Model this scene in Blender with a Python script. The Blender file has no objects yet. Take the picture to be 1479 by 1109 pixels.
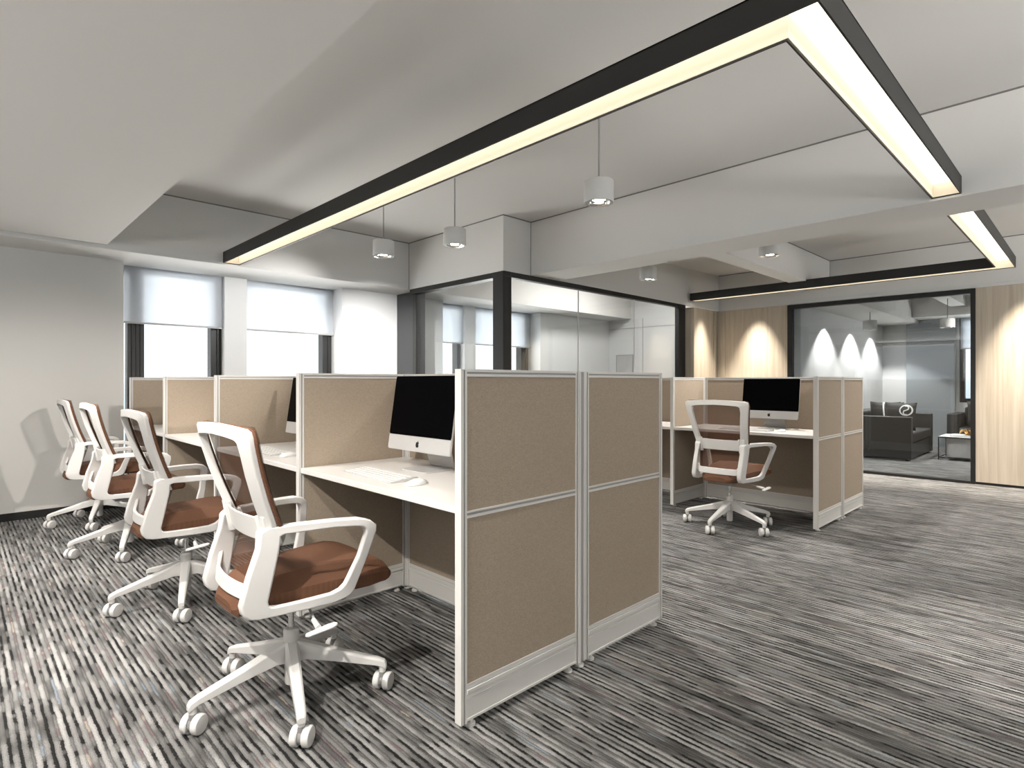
import bpy, math, random
from mathutils import Vector, Matrix
random.seed(7)
C = bpy.context.scene.collection
PI = math.pi

# ------------------------------------------------------------------ materials
def newmat(name):
    m = bpy.data.materials.new(name); m.use_nodes = True
    nt = m.node_tree
    return m, nt, nt.nodes, nt.links, nt.nodes['Principled BSDF']

def plain(name, col, rough=.5, metal=0, spec=.5, bump=0, bscale=200, var=0, vscale=3):
    m, nt, N, L, b = newmat(name)
    b.inputs['Base Color'].default_value = (*col, 1)
    b.inputs['Roughness'].default_value = rough
    b.inputs['Metallic'].default_value = metal
    b.inputs['Specular IOR Level'].default_value = spec
    if bump or var:
        tc = N.new('ShaderNodeTexCoord')
    if bump:
        n = N.new('ShaderNodeTexNoise'); n.inputs['Scale'].default_value = bscale; n.inputs['Detail'].default_value = 3
        bp = N.new('ShaderNodeBump'); bp.inputs['Strength'].default_value = bump; bp.inputs['Distance'].default_value = .002
        L.new(tc.outputs['Object'], n.inputs['Vector']); L.new(n.outputs['Fac'], bp.inputs['Height']); L.new(bp.outputs['Normal'], b.inputs['Normal'])
    if var:
        n = N.new('ShaderNodeTexNoise'); n.inputs['Scale'].default_value = vscale; n.inputs['Detail'].default_value = 4
        mx = N.new('ShaderNodeMix'); mx.data_type = 'RGBA'
        mx.inputs[6].default_value = (*[c*(1-var) for c in col], 1); mx.inputs[7].default_value = (*[min(1, c*(1+var)) for c in col], 1)
        L.new(tc.outputs['Object'], n.inputs['Vector']); L.new(n.outputs['Fac'], mx.inputs[0]); L.new(mx.outputs[2], b.inputs['Base Color'])
    return m

def emit(name, col, s):
    m, nt, N, L, b = newmat(name)
    b.inputs['Base Color'].default_value = (0, 0, 0, 1)
    b.inputs['Emission Color'].default_value = (*col, 1)
    b.inputs['Emission Strength'].default_value = s
    return m

def math_(N, L, op, a, b=None, c=None):
    n = N.new('ShaderNodeMath'); n.operation = op
    for i, v in enumerate((a, b, c)):
        if v is None: continue
        if isinstance(v, (int, float)): n.inputs[i].default_value = v
        else: L.new(v, n.inputs[i])
    return n.outputs[0]

def glass_mat(name, tint=(1, 1, 1), base=.045):
    m, nt, N, L, b = newmat(name)
    N.remove(b)
    out = [n for n in N if n.type == 'OUTPUT_MATERIAL'][0]
    lw = N.new('ShaderNodeLayerWeight'); lw.inputs['Blend'].default_value = .5
    p5 = math_(N, L, 'POWER', lw.outputs['Facing'], 5.0)
    f = math_(N, L, 'MULTIPLY_ADD', p5, 1-base, base)
    t = N.new('ShaderNodeBsdfTransparent'); t.inputs['Color'].default_value = (*tint, 1)
    g = N.new('ShaderNodeBsdfGlossy'); g.inputs['Roughness'].default_value = .0
    mx = N.new('ShaderNodeMixShader')
    L.new(f, mx.inputs[0]); L.new(t.outputs[0], mx.inputs[1]); L.new(g.outputs[0], mx.inputs[2]); L.new(mx.outputs[0], out.inputs['Surface'])
    return m

def blind_mat():
    m, nt, N, L, b = newmat('blind_fabric')
    N.remove(b)
    out = [n for n in N if n.type == 'OUTPUT_MATERIAL'][0]
    d = N.new('ShaderNodeBsdfDiffuse'); d.inputs['Color'].default_value = (.86, .88, .91, 1)
    tl = N.new('ShaderNodeBsdfTranslucent'); tl.inputs['Color'].default_value = (.66, .695, .735, 1)
    tr = N.new('ShaderNodeBsdfTransparent'); tr.inputs['Color'].default_value = (.93, .96, 1, 1)
    m1 = N.new('ShaderNodeMixShader'); m1.inputs[0].default_value = .55
    m2 = N.new('ShaderNodeMixShader'); m2.inputs[0].default_value = .26
    L.new(d.outputs[0], m1.inputs[1]); L.new(tl.outputs[0], m1.inputs[2])
    L.new(m1.outputs[0], m2.inputs[1]); L.new(tr.outputs[0], m2.inputs[2]); L.new(m2.outputs[0], out.inputs['Surface'])
    return m

def carpet_mat():
    m, nt, N, L, b = newmat('carpet')
    b.inputs['Roughness'].default_value = .85; b.inputs['Specular IOR Level'].default_value = .25
    g = N.new('ShaderNodeNewGeometry')
    sp = N.new('ShaderNodeSeparateXYZ'); L.new(g.outputs['Position'], sp.inputs[0])
    X, Y = sp.outputs['X'], sp.outputs['Y']
    # slight waviness of the loop rows
    wn = N.new('ShaderNodeTexNoise'); wn.inputs['Scale'].default_value = 16; wn.inputs['Detail'].default_value = 2
    L.new(g.outputs['Position'], wn.inputs['Vector'])
    w = math_(N, L, 'MULTIPLY_ADD', wn.outputs['Fac'], .008, -.004)
    wn2 = N.new('ShaderNodeTexNoise'); wn2.inputs['Scale'].default_value = 130; wn2.inputs['Detail'].default_value = 2
    L.new(g.outputs['Position'], wn2.inputs['Vector'])
    w2 = math_(N, L, 'MULTIPLY_ADD', wn2.outputs['Fac'], .009, -.0045)
    xs = math_(N, L, 'ADD', math_(N, L, 'ADD', X, w), w2)
    u = math_(N, L, 'DIVIDE', xs, .0245)
    row = math_(N, L, 'FLOOR', u)
    fr = math_(N, L, 'FRACT', u)
    thin = math_(N, L, 'LESS_THAN', fr, .36)       # a thin coloured yarn runs between the broad grey rows
    def seg(scale, mult, add):
        cv = N.new('ShaderNodeCombineXYZ')
        L.new(math_(N, L, 'MULTIPLY', row, mult), cv.inputs[0])
        L.new(math_(N, L, 'MULTIPLY_ADD', Y, scale, add), cv.inputs[1])
        n = N.new('ShaderNodeTexNoise'); n.inputs['Scale'].default_value = 1; n.inputs['Detail'].default_value = 2
        n.inputs['Roughness'].default_value = .6
        L.new(cv.outputs[0], n.inputs['Vector'])
        return n.outputs['Fac']
    def ramp(fac, stops):
        r = N.new('ShaderNodeValToRGB'); L.new(fac, r.inputs[0]); cr = r.color_ramp
        cr.elements[0].position, cr.elements[0].color = stops[0][0], (*stops[0][1], 1)
        cr.elements[1].position, cr.elements[1].color = stops[-1][0], (*stops[-1][1], 1)
        for p, c in stops[1:-1]:
            e = cr.elements.new(p); e.color = (*c, 1)
        return r.outputs['Color']
    broad = ramp(seg(2.7, 17.37, 0), [(.30, (.075, .073, .07)), (.38, (.12, .117, .113)), (.42, (.15, .147, .142)), (.45, (.215, .211, .204)), (.53, (.235, .23, .223)), (.56, (.32, .314, .304)), (.70, (.38, .372, .36))])
    thinc = ramp(seg(2.7, 31.7, 40), [(.28, (.20, .23, .26)), (.345, (.20, .23, .26)), (.36, (.15, .147, .142)), (.42, (.10, .098, .094)), (.45, (.055, .053, .051)), (.465, (.011, .0107, .0103)), (.525, (.011, .0107, .0103)), (.54, (.12, .117, .113)), (.60, (.18, .176, .17)), (.615, (.16, .12, .125)), (.655, (.165, .125, .13)), (.67, (.32, .28, .235)), (.75, (.32, .28, .235))])
    mx = N.new('ShaderNodeMix'); mx.data_type = 'RGBA'
    L.new(thin, mx.inputs[0]); L.new(broad, mx.inputs[6]); L.new(thinc, mx.inputs[7])
    # yarn loop grain
    gn = N.new('ShaderNodeTexNoise'); gn.inputs['Scale'].default_value = 420; gn.inputs['Detail'].default_value = 3
    L.new(g.outputs['Position'], gn.inputs['Vector'])
    gm = math_(N, L, 'MULTIPLY_ADD', gn.outputs['Fac'], 2.8, -.4)
    # pile rows: rounded profile, colour darkened in the valley between rows
    fb = math_(N, L, 'DIVIDE', math_(N, L, 'SUBTRACT', fr, .36), .64); ft = math_(N, L, 'DIVIDE', fr, .36)
    mxp = N.new('ShaderNodeMix'); L.new(thin, mxp.inputs[0]); L.new(fb, mxp.inputs[2]); L.new(ft, mxp.inputs[3])
    prof = math_(N, L, 'SINE', math_(N, L, 'MULTIPLY', mxp.outputs[0], PI))
    pd = math_(N, L, 'POWER', prof, .5)
    # carpet-tile tone (50 cm tiles differ a little)
    tx = math_(N, L, 'FLOOR', math_(N, L, 'DIVIDE', X, .5)); ty = math_(N, L, 'FLOOR', math_(N, L, 'DIVIDE', Y, .5))
    cv = N.new('ShaderNodeCombineXYZ'); L.new(tx, cv.inputs[0]); L.new(ty, cv.inputs[1])
    wh = N.new('ShaderNodeTexWhiteNoise'); wh.noise_dimensions = '2D'; L.new(cv.outputs[0], wh.inputs['Vector'])
    tone = math_(N, L, 'MULTIPLY_ADD', wh.outputs['Value'], .14, .93)
    k = math_(N, L, 'MULTIPLY', math_(N, L, 'MULTIPLY', gm, tone), math_(N, L, 'MULTIPLY_ADD', pd, .55, .45))
    k = math_(N, L, 'MULTIPLY', k, CARPET_K)
    vm = N.new('ShaderNodeVectorMath'); vm.operation = 'SCALE'
    L.new(mx.outputs[2], vm.inputs[0]); L.new(k, vm.inputs['Scale'])
    L.new(vm.outputs[0], b.inputs['Base Color'])
    hb = math_(N, L, 'MULTIPLY_ADD', gn.outputs['Fac'], .9, prof)
    bp = N.new('ShaderNodeBump'); bp.inputs['Strength'].default_value = .55; bp.inputs['Distance'].default_value = .004
    L.new(hb, bp.inputs['Height']); L.new(bp.outputs['Normal'], b.inputs['Normal'])
    return m

def wood_mat():
    m, nt, N, L, b = newmat('ash_wood')
    b.inputs['Roughness'].default_value = .45
    g = N.new('ShaderNodeNewGeometry')
    mp = N.new('ShaderNodeMapping'); mp.inputs['Scale'].default_value = (26, 26, .8)
    L.new(g.outputs['Position'], mp.inputs['Vector'])
    n = N.new('ShaderNodeTexNoise'); n.inputs['Scale'].default_value = 1; n.inputs['Detail'].default_value = 5; n.inputs['Distortion'].default_value = .6
    L.new(mp.outputs[0], n.inputs['Vector'])
    mp2 = N.new('ShaderNodeMapping'); mp2.inputs['Scale'].default_value = (110, 110, 3)
    L.new(g.outputs['Position'], mp2.inputs['Vector'])
    n2 = N.new('ShaderNodeTexNoise'); n2.inputs['Scale'].default_value = 1; n2.inputs['Detail'].default_value = 3
    L.new(mp2.outputs[0], n2.inputs['Vector'])
    s = math_(N, L, 'ADD', math_(N, L, 'MULTIPLY', n.outputs['Fac'], .7), math_(N, L, 'MULTIPLY', n2.outputs['Fac'], .3))
    r = N.new('ShaderNodeValToRGB'); L.new(s, r.inputs[0])
    r.color_ramp.elements[0].position = .35; r.color_ramp.elements[0].color = (.55, .46, .355, 1)
    r.color_ramp.elements[1].position = .62; r.color_ramp.elements[1].color = (.69, .605, .495, 1)
    L.new(r.outputs[0], b.inputs['Base Color'])
    return m

def fabric_mat(name, col, dark):
    m, nt, N, L, b = newmat(name)
    b.inputs['Roughness'].default_value = .8; b.inputs['Specular IOR Level'].default_value = .3
    tc = N.new('ShaderNodeTexCoord')
    n = N.new('ShaderNodeTexNoise'); n.inputs['Scale'].default_value = 260; n.inputs['Detail'].default_value = 2
    mp = N.new('ShaderNodeMapping'); mp.inputs['Scale'].default_value = (.7, .7, 1.2)
    L.new(tc.outputs['Object'], mp.inputs['Vector']); L.new(mp.outputs[0], n.inputs['Vector'])
    r = N.new('ShaderNodeValToRGB'); L.new(n.outputs['Fac'], r.inputs[0])
    r.color_ramp.elements[0].position = .35; r.color_ramp.elements[0].color = (*dark, 1)
    r.color_ramp.elements[1].position = .62; r.color_ramp.elements[1].color = (*col, 1)
    L.new(r.outputs[0], b.inputs['Base Color'])
    bp = N.new('ShaderNodeBump'); bp.inputs['Strength'].default_value = .45; bp.inputs['Distance'].default_value = .0015
    L.new(n.outputs['Fac'], bp.inputs['Height']); L.new(bp.outputs['Normal'], b.inputs['Normal'])
    return m

def chair_mesh_mat(name, holes):
    """brown woven mesh; holes = see-through knit (backrest) or closed (seat)"""
    m, nt, N, L, b = newmat(name)
    b.inputs['Roughness'].default_value = .7; b.inputs['Specular IOR Level'].default_value = .3
    tc = N.new('ShaderNodeTexCoord'); sp = N.new('ShaderNodeSeparateXYZ'); L.new(tc.outputs['Object'], sp.inputs[0])
    per = .0056
    a = math_(N, L, 'MULTIPLY', sp.outputs['Y'], PI/per)
    zz = sp.outputs['Z'] if holes else math_(N, L, 'ADD', sp.outputs['X'], sp.outputs['Z'])
    c = math_(N, L, 'MULTIPLY', zz, PI/per)
    s1 = math_(N, L, 'SINE', math_(N, L, 'ADD', a, c)); s2 = math_(N, L, 'SINE', math_(N, L, 'SUBTRACT', a, c))
    p = math_(N, L, 'MULTIPLY', s1, s2)
    p = math_(N, L, 'ABSOLUTE', p)
    r = N.new('ShaderNodeValToRGB'); L.new(p, r.inputs[0])
    r.color_ramp.elements[0].position = .0; r.color_ramp.elements[0].color = (.165, .076, .042, 1) if holes else (.235, .112, .062, 1)
    r.color_ramp.elements[1].position = .7; r.color_ramp.elements[1].color = (.055, .024, .013, 1) if holes else (.085, .036, .019, 1)
    L.new(r.outputs[0], b.inputs['Base Color'])
    bp = N.new('ShaderNodeBump'); bp.inputs['Strength'].default_value = .4; bp.inputs['Distance'].default_value = .001; bp.invert = True
    L.new(p, bp.inputs['Height']); L.new(bp.outputs['Normal'], b.inputs['Normal'])
    if holes:
        h = math_(N, L, 'GREATER_THAN', p, .40)
        al = math_(N, L, 'SUBTRACT', 1, math_(N, L, 'MULTIPLY', h, .72))
        L.new(al, b.inputs['Alpha'])
    return m

CARPET_K = 1.0
M = dict(
    ceil=plain('ceiling_paint', (.80, .785, .76), .9),
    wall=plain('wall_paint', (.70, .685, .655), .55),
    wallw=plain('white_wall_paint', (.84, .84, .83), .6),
    black=plain('black_frame', (.012, .0115, .011), .45),
    blackh=plain('black_housing', (.011, .0105, .0095), .5),
    slate=plain('slate_panel', (.05, .053, .055), .5),
    cream=plain('cream_reflector', (.85, .78, .66), .6),
    strip=emit('light_strip', (1, .92, .78), 2.6),
    lamp=emit('lamp_glow', (1, .95, .86), 30.0),
    pend=plain('pendant_white', (.72, .71, .69), .5),
    chrome=plain('chrome', (.75, .75, .75), .12, 1),
    alu=plain('white_aluminium', (.78, .76, .725), .35),
    alug=plain('grey_aluminium', (.42, .41, .40), .4),
    fab=fabric_mat('beige_panel_fabric', (.455, .375, .292), (.39, .316, .240)),
    lam=plain('white_laminate', (.80, .775, .74), .35),
    plas=plain('white_plastic', (.80, .785, .76), .33),
    gplas=plain('grey_plastic', (.28, .275, .27), .5),
    net=chair_mesh_mat('brown_back_mesh', True),
    seat=chair_mesh_mat('brown_seat_mesh', False),
    rim=chair_mesh_mat('brown_rim_mesh', False),
    screen=plain('black_screen', (.0015, .0015, .002), .3, spec=.02),
    silver=plain('silver_chin', (.66, .655, .645), .35, .25),
    silverd=plain('silver_metal', (.55, .55, .55), .3, .8),
    logo=plain('black_mark', (.008, .008, .008), .3),
    key=plain('white_keys', (.84, .835, .82), .4),
    wood=wood_mat(),
    glass=glass_mat('clear_glass', (.965, .975, .975)),
    glassd=glass_mat('lounge_glass', (.90, .92, .93), .05),
    sofa=plain('charcoal_leather', (.030, .029, .027), .45, bump=.15, bscale=120),
    pillow=plain('charcoal_velvet', (.025, .022, .021), .7),
    emblem=plain('white_embroidery', (.80, .79, .76), .7),
    gold=plain('gold', (.70, .42, .14), .35, .9),
    marble=plain('white_marble', (.75, .75, .74), .25, var=.06, vscale=6),
    paper=plain('white_paper', (.85, .85, .83), .6),
    art=plain('pale_art', (.62, .61, .59), .7, var=.25, vscale=5),
    greyp=plain('grey_blue_finish', (.32, .345, .36), .7),
    blind=blind_mat(),
)
M['carpet'] = carpet_mat()

# ------------------------------------------------------------------ mesh helpers
class MB:
    def __init__(s): s.v = []; s.f = []; s.mi = []
    def add(s, vs, fs, mi=0):
        b = len(s.v); s.v += [tuple(x) for x in vs]
        for f in fs: s.f.append([i+b for i in f]); s.mi.append(mi)
        return s
    def box(s, x0, x1, y0, y1, z0, z1, mi=0):
        if x0 > x1: x0, x1 = x1, x0
        if y0 > y1: y0, y1 = y1, y0
        if z0 > z1: z0, z1 = z1, z0
        vs = [(x, y, z) for z in (z0, z1) for y in (y0, y1) for x in (x0, x1)]
        return s.add(vs, [(0, 2, 3, 1), (4, 5, 7, 6), (0, 1, 5, 4), (1, 3, 7, 5), (3, 2, 6, 7), (2, 0, 4, 6)], mi)
    def prism(s, poly, fn, a, b, mi=0):
        """poly of 2-D points extruded from a to b; fn(u, v, w) -> point"""
        n = len(poly)
        vs = [fn(u, v, a) for u, v in poly] + [fn(u, v, b) for u, v in poly]
        fs = [tuple(range(n))[::-1], tuple(range(n, 2*n))] + [(i, (i+1) % n, n+(i+1) % n, n+i) for i in range(n)]
        return s.add(vs, fs, mi)
    def ring(s, outer, inner, fn, a, b, mi=0):
        """closed band between two matched outlines, extruded; a/b number or function(u, v)"""
        n = len(outer); A = a if callable(a) else (lambda u, v: a); B = b if callable(b) else (lambda u, v: b)
        vs = [fn(u, v, A(u, v)) for u, v in outer] + [fn(u, v, B(u, v)) for u, v in outer] + [fn(u, v, A(u, v)) for u, v in inner] + [fn(u, v, B(u, v)) for u, v in inner]
        fs = []
        for i in range(n):
            j = (i+1) % n
            fs += [(i, j, n+j, n+i), (2*n+j, 2*n+i, 3*n+i, 3*n+j), (j, i, 2*n+i, 2*n+j), (n+i, n+j, 3*n+j, 3*n+i)]
        return s.add(vs, fs, mi)
    def lathe(s, prof, c=(0, 0, 0), n=24, mi=0, axis='z', caps=True):
        vs = []; fs = []
        for r, h in prof:
            for k in range(n):
                a = 2*PI*k/n; p = (r*math.cos(a), r*math.sin(a), h)
                if axis == 'x': p = (p[2], p[0], p[1])
                if axis == 'y': p = (p[1], p[2], p[0])
                vs.append((p[0]+c[0], p[1]+c[1], p[2]+c[2]))
        m = len(prof)
        for i in range(m-1):
            for k in range(n):
                fs.append((i*n+k, i*n+(k+1) % n, (i+1)*n+(k+1) % n, (i+1)*n+k))
        if caps: fs += [tuple(range(n))[::-1], tuple(range((m-1)*n, m*n))]
        return s.add(vs, fs, mi)
    def tube(s, pts, rad, n=10, mi=0, cap=True):
        pts = [Vector(p) for p in pts]; R = rad if isinstance(rad, (list, tuple)) else [rad]*len(pts)
        vs = []; fs = []
        up = None
        for i, p in enumerate(pts):
            t = (pts[min(i+1, len(pts)-1)]-pts[max(i-1, 0)]).normalized()
            if up is None:
                up = Vector((0, 0, 1)) if abs(t.z) < .9 else Vector((1, 0, 0))
            a = t.cross(up).normalized(); up = a.cross(t).normalized()
            for k in range(n):
                an = 2*PI*k/n; vs.append(p+a*math.cos(an)*R[i]+up*math.sin(an)*R[i])
        for i in range(len(pts)-1):
            for k in range(n): fs.append((i*n+k, i*n+(k+1) % n, (i+1)*n+(k+1) % n, (i+1)*n+k))
        if cap: fs += [tuple(range(n))[::-1], tuple(range((len(pts)-1)*n, len(pts)*n))]
        return s.add(vs, fs, mi)
    def loft(s, secs, mi=0, caps=True, closed=True):
        n = len(secs[0]); vs = [p for q in secs for p in q]; fs = []
        for i in range(len(secs)-1):
            for k in range(n if closed else n-1): fs.append((i*n+k, i*n+(k+1) % n, (i+1)*n+(k+1) % n, (i+1)*n+k))
        if caps: fs += [tuple(range(n))[::-1], tuple(range((len(secs)-1)*n, len(secs)*n))]
        return s.add(vs, fs, mi)
    def xf(s, mat):
        s.v = [tuple(mat @ Vector(p)) for p in s.v]; return s

def obj(name, mb, mats, parent=None, loc=(0, 0, 0), bevel=0, seg=2, smooth=None, sub=0, solid=0):
    me = bpy.data.meshes.new(name); me.from_pydata(mb.v, [], mb.f)
    mats = mats if isinstance(mats, (list, tuple)) else [mats]
    for m in mats: me.materials.append(m)
    for p, i in zip(me.polygons, mb.mi): p.material_index = i
    import bmesh
    bm = bmesh.new(); bm.from_mesh(me); bmesh.ops.recalc_face_normals(bm, faces=bm.faces); bm.to_mesh(me); bm.free()
    o = bpy.data.objects.new(name, me); C.objects.link(o)
    o.location = loc
    if parent: o.parent = parent
    if solid:
        md = o.modifiers.new('thick', 'SOLIDIFY'); md.thickness = solid; md.offset = 0
    if bevel:
        md = o.modifiers.new('edge', 'BEVEL'); md.width = bevel; md.segments = seg; md.limit_method = 'ANGLE'; md.angle_limit = math.radians(40); md.harden_normals = False
        smooth = 50 if smooth is None else smooth
    if sub:
        md = o.modifiers.new('round', 'SUBSURF'); md.levels = sub; md.render_levels = sub; smooth = 180 if smooth is None else smooth
    if smooth:
        me.shade_smooth()
        if smooth < 180: me.set_sharp_from_angle(angle=math.radians(smooth))
    return o

def tag(o, label=None, cat=None, group=None, kind=None):
    if label: o['label'] = label
    if cat: o['category'] = cat
    if group: o['group'] = group
    if kind: o['kind'] = kind
    return o

def thing(name, label, cat, loc=(0, 0, 0), rotz=0, group=None):
    o = bpy.data.objects.new(name, None); C.objects.link(o); o.empty_display_size = .1
    o.location = loc; o.rotation_euler = (0, 0, rotz)
    return tag(o, label, cat, group)

def dup(root, loc, rotz, label, group=None):
    r = root.copy(); C.objects.link(r); r.location = loc; r.rotation_euler = (0, 0, rotz)
    r['label'] = label
    if group: r['group'] = group
    elif 'group' in r: del r['group']
    for ch in list(root.children):
        c = ch.copy(); C.objects.link(c); c.parent = r
        for g in list(ch.children):
            d = g.copy(); C.objects.link(d); d.parent = c
    return r

def struct(name, mb, mats, label, cat, parent=None, **k):
    o = obj(name, mb, mats, parent, **k)
    if not parent: tag(o, label, cat, kind='structure')
    return o

def sgroup(name, label, cat):
    o = bpy.data.objects.new(name, None); C.objects.link(o)
    return tag(o, label, cat, kind='structure')

# ------------------------------------------------------------------ the room
H1, H2, HB, HB2, HS = 2.85, 2.763, 2.285, 2.226, 2.31
XW0, YW0 = -3.0, -3.0
struct('floor', MB().box(XW0, 13, YW0, 7.2, -.1, 0), M['carpet'], 'grey striped loop carpet across the whole office floor', 'carpet floor')
# ceilings
struct('ceiling', MB().box(.92, 4.6, YW0, 5.9, H1, H1+.1).box(4.6, 8.75, 4.2, 6.7, H1, H1+.1), M['ceil'], 'light grey painted ceiling above the row of four chairs', 'ceiling')
struct('ceiling_far', MB().box(4.6, 8.5, YW0, 4.19, H2, H2+.1), M['ceil'], 'light grey painted ceiling beyond the cross beam', 'ceiling')
struct('ceiling_soffit', MB().box(XW0, .92, YW0, 5.80, HS, H1+.1), M['ceil'], 'dropped ceiling panel at top left with warm glow', 'ceiling')
struct('ceiling_beam', MB().box(XW0, 8.7, 5.87, 6.9, HB, H1+.1), M['ceil'], 'long white beam running above the two blinds', 'beam', bevel=.004)
struct('ceiling_beam', MB().box(4.37, 4.82, YW0, 4.2, HB, H1+.1), M['ceil'], 'wide white beam crossing from glass office to right edge', 'beam', bevel=.004)
struct('ceiling_beam', MB().box(4.82, 8.3, 2.495, 2.70, 2.39, H2+.05), M['ceil'], 'short white beam meeting the black light frame', 'beam', bevel=.004)
struct('ceiling_beam', MB().box(8.3, 8.5, YW0, 4.04, HB2, H2+.1), M['ceil'], 'white beam directly above the wood wall and lounge glass', 'beam', bevel=.004)
struct('trim_1', MB().box(8.292, 8.3, YW0, 4.04, HB2+.035, HB2+.042), M['ceil'], 'thin ledge line along the beam over the wood wall', 'trim')
# white block over the glass office and the bulkhead beyond the beam
struct('wall_office_header', MB().prism([(3.97, 5.87), (3.97, 4.2), (8.5, 4.2), (8.5, 4.3), (4.12, 4.3), (4.12, 5.87)], lambda u, v, w: (u, v, w), HB, H1).loft([[(4.822, 4.19, HB-.002), (4.822, 4.1995, HB), (4.822, 4.1995, H1), (4.822, 4.19, H1)], [(8.5, 4.026, HB2-.003), (8.5, 4.1995, HB), (8.5, 4.1995, H1), (8.5, 4.026, H1)]]), M['ceil'], 'white wall band above the glass office corner', 'wall', bevel=.004)
gap = plain('gap_shade_paint', (.22, .215, .21), .9)  # dark grey stands in for the shade inside a recessed groove
e = .004
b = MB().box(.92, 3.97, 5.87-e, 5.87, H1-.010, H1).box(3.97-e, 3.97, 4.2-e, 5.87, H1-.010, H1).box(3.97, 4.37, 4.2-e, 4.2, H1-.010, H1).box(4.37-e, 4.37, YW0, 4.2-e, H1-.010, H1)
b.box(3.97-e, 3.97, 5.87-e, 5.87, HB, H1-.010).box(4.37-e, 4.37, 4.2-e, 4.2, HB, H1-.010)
struct('trim_4', b, gap, 'thin dark strip painted as a shadow gap where near ceiling meets its beams', 'trim')
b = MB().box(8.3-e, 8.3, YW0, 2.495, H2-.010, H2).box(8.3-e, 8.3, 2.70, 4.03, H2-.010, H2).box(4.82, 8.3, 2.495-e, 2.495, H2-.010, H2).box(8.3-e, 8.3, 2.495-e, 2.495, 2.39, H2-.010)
struct('trim_5', b, gap, 'thin dark strip painted as a shadow gap where far ceiling meets its beams', 'trim')
# left wall and outside wall piers
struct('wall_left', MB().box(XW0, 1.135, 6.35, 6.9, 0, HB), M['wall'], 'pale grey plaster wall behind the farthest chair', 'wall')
struct('baseboard_left', MB().box(XW0, 1.135, 6.338, 6.352, 0, .065), M['black'], 'black baseboard along the pale grey wall', 'baseboard')
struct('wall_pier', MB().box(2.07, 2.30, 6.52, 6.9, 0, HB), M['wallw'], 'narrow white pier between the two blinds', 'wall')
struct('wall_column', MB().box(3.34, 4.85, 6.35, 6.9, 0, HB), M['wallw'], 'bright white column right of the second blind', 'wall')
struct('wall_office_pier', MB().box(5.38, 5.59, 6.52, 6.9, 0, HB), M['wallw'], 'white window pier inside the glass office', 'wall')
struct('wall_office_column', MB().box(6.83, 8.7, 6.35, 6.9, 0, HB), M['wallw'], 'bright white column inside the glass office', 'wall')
struct('wall_office_right', MB().box(8.7, 8.85, 4.2, 6.9, 0, H1), M['wallw'], 'white panelled end wall inside the glass office', 'wall')
struct('trim_2', MB().box(8.692, 8.702, 5.62, 5.626, 0, HB).box(8.692, 8.702, 4.95, 4.956, 0, HB).box(8.692, 8.702, 4.2, 6.35, 2.12, 2.126), M['alug'], 'thin panel joints on the office end wall', 'trim')
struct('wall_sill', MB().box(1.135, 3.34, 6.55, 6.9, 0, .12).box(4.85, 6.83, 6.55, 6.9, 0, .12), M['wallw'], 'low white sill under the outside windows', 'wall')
struct('wall_slate', MB().box(4.11, 4.2, 5.86, 6.35, 0, HB), M['slate'], 'dark slate panel at the back end of the glass office', 'wall')

def window(name, x0, x1, ls, rs, label, side=0):
    r = sgroup(name, label, 'window')
    y0, y1 = 6.62, 6.74
    b = MB()
    a0 = x0+side
    b.box(a0, a0+ls, y0, y1, .12, HB); b.box(x1-rs, x1, y0, y1, .12, HB)
    b.box(x0, x1, y0, y1, 2.19, HB); b.box(x0, x1, y0, y1, .12, .19)
    for q in (.25, .5, .75):
        if ls > .05: b.box(a0+ls*q-.004, a0+ls*q+.004, y0-.008, y0, .12, 2.19)
    if rs > .05: b.box(x1-rs*.45, x1-rs*.3, y0-.015, y0, .12, 2.19)
    obj('frame', b, M['black'], r, bevel=.003)
    obj('glass_pane', MB().box(x0, x1, 6.70, 6.706, .15, 2.25), M['glass'], r)
    return r
window('window_1', 1.135, 2.07, .14, .105, 'black framed outside window next to the pale grey wall', .08)
window('window_2', 2.30, 3.34, .025, .115, 'black framed outside window behind the second blind')
window('window_3', 4.85, 5.38, .06, .06, 'black framed outside window of glass office beside its pier')
window('window_4', 5.59, 6.83, .06, .17, 'wide black framed outside window of glass office')

def blind(x0, x1, zb, label, y=6.565):
    r = thing('roller_blind', label, 'blind', ((x0+x1)/2, y, zb), 0)
    w = (x1-x0)/2
    obj('fabric_sheet', MB().box(-w, w, -.001, .001, .006, HB-zb), M['blind'], r)
    obj('bottom_bar', MB().box(-w-.004, w+.004, -.007, .007, -.008, .008), M['alug'], r, bevel=.002)
    obj('roller', MB().lathe([(.017, -w), (.017, w)], (0, .02, HB-zb-.02), 14, axis='x'), M['pend'], r, smooth=40)
    return r
blind(1.175, 2.062, 1.735, 'pale half-lowered roller blind beside the grey wall')
blind(2.312, 3.332, 1.735, 'pale half-lowered roller blind left of the bright column')
blind(4.86, 5.38, 1.725, 'pale roller blind inside glass office, left of its black corner post')
blind(5.60, 6.82, 1.725, 'pale roller blind inside glass office, right of its black corner post')

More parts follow.
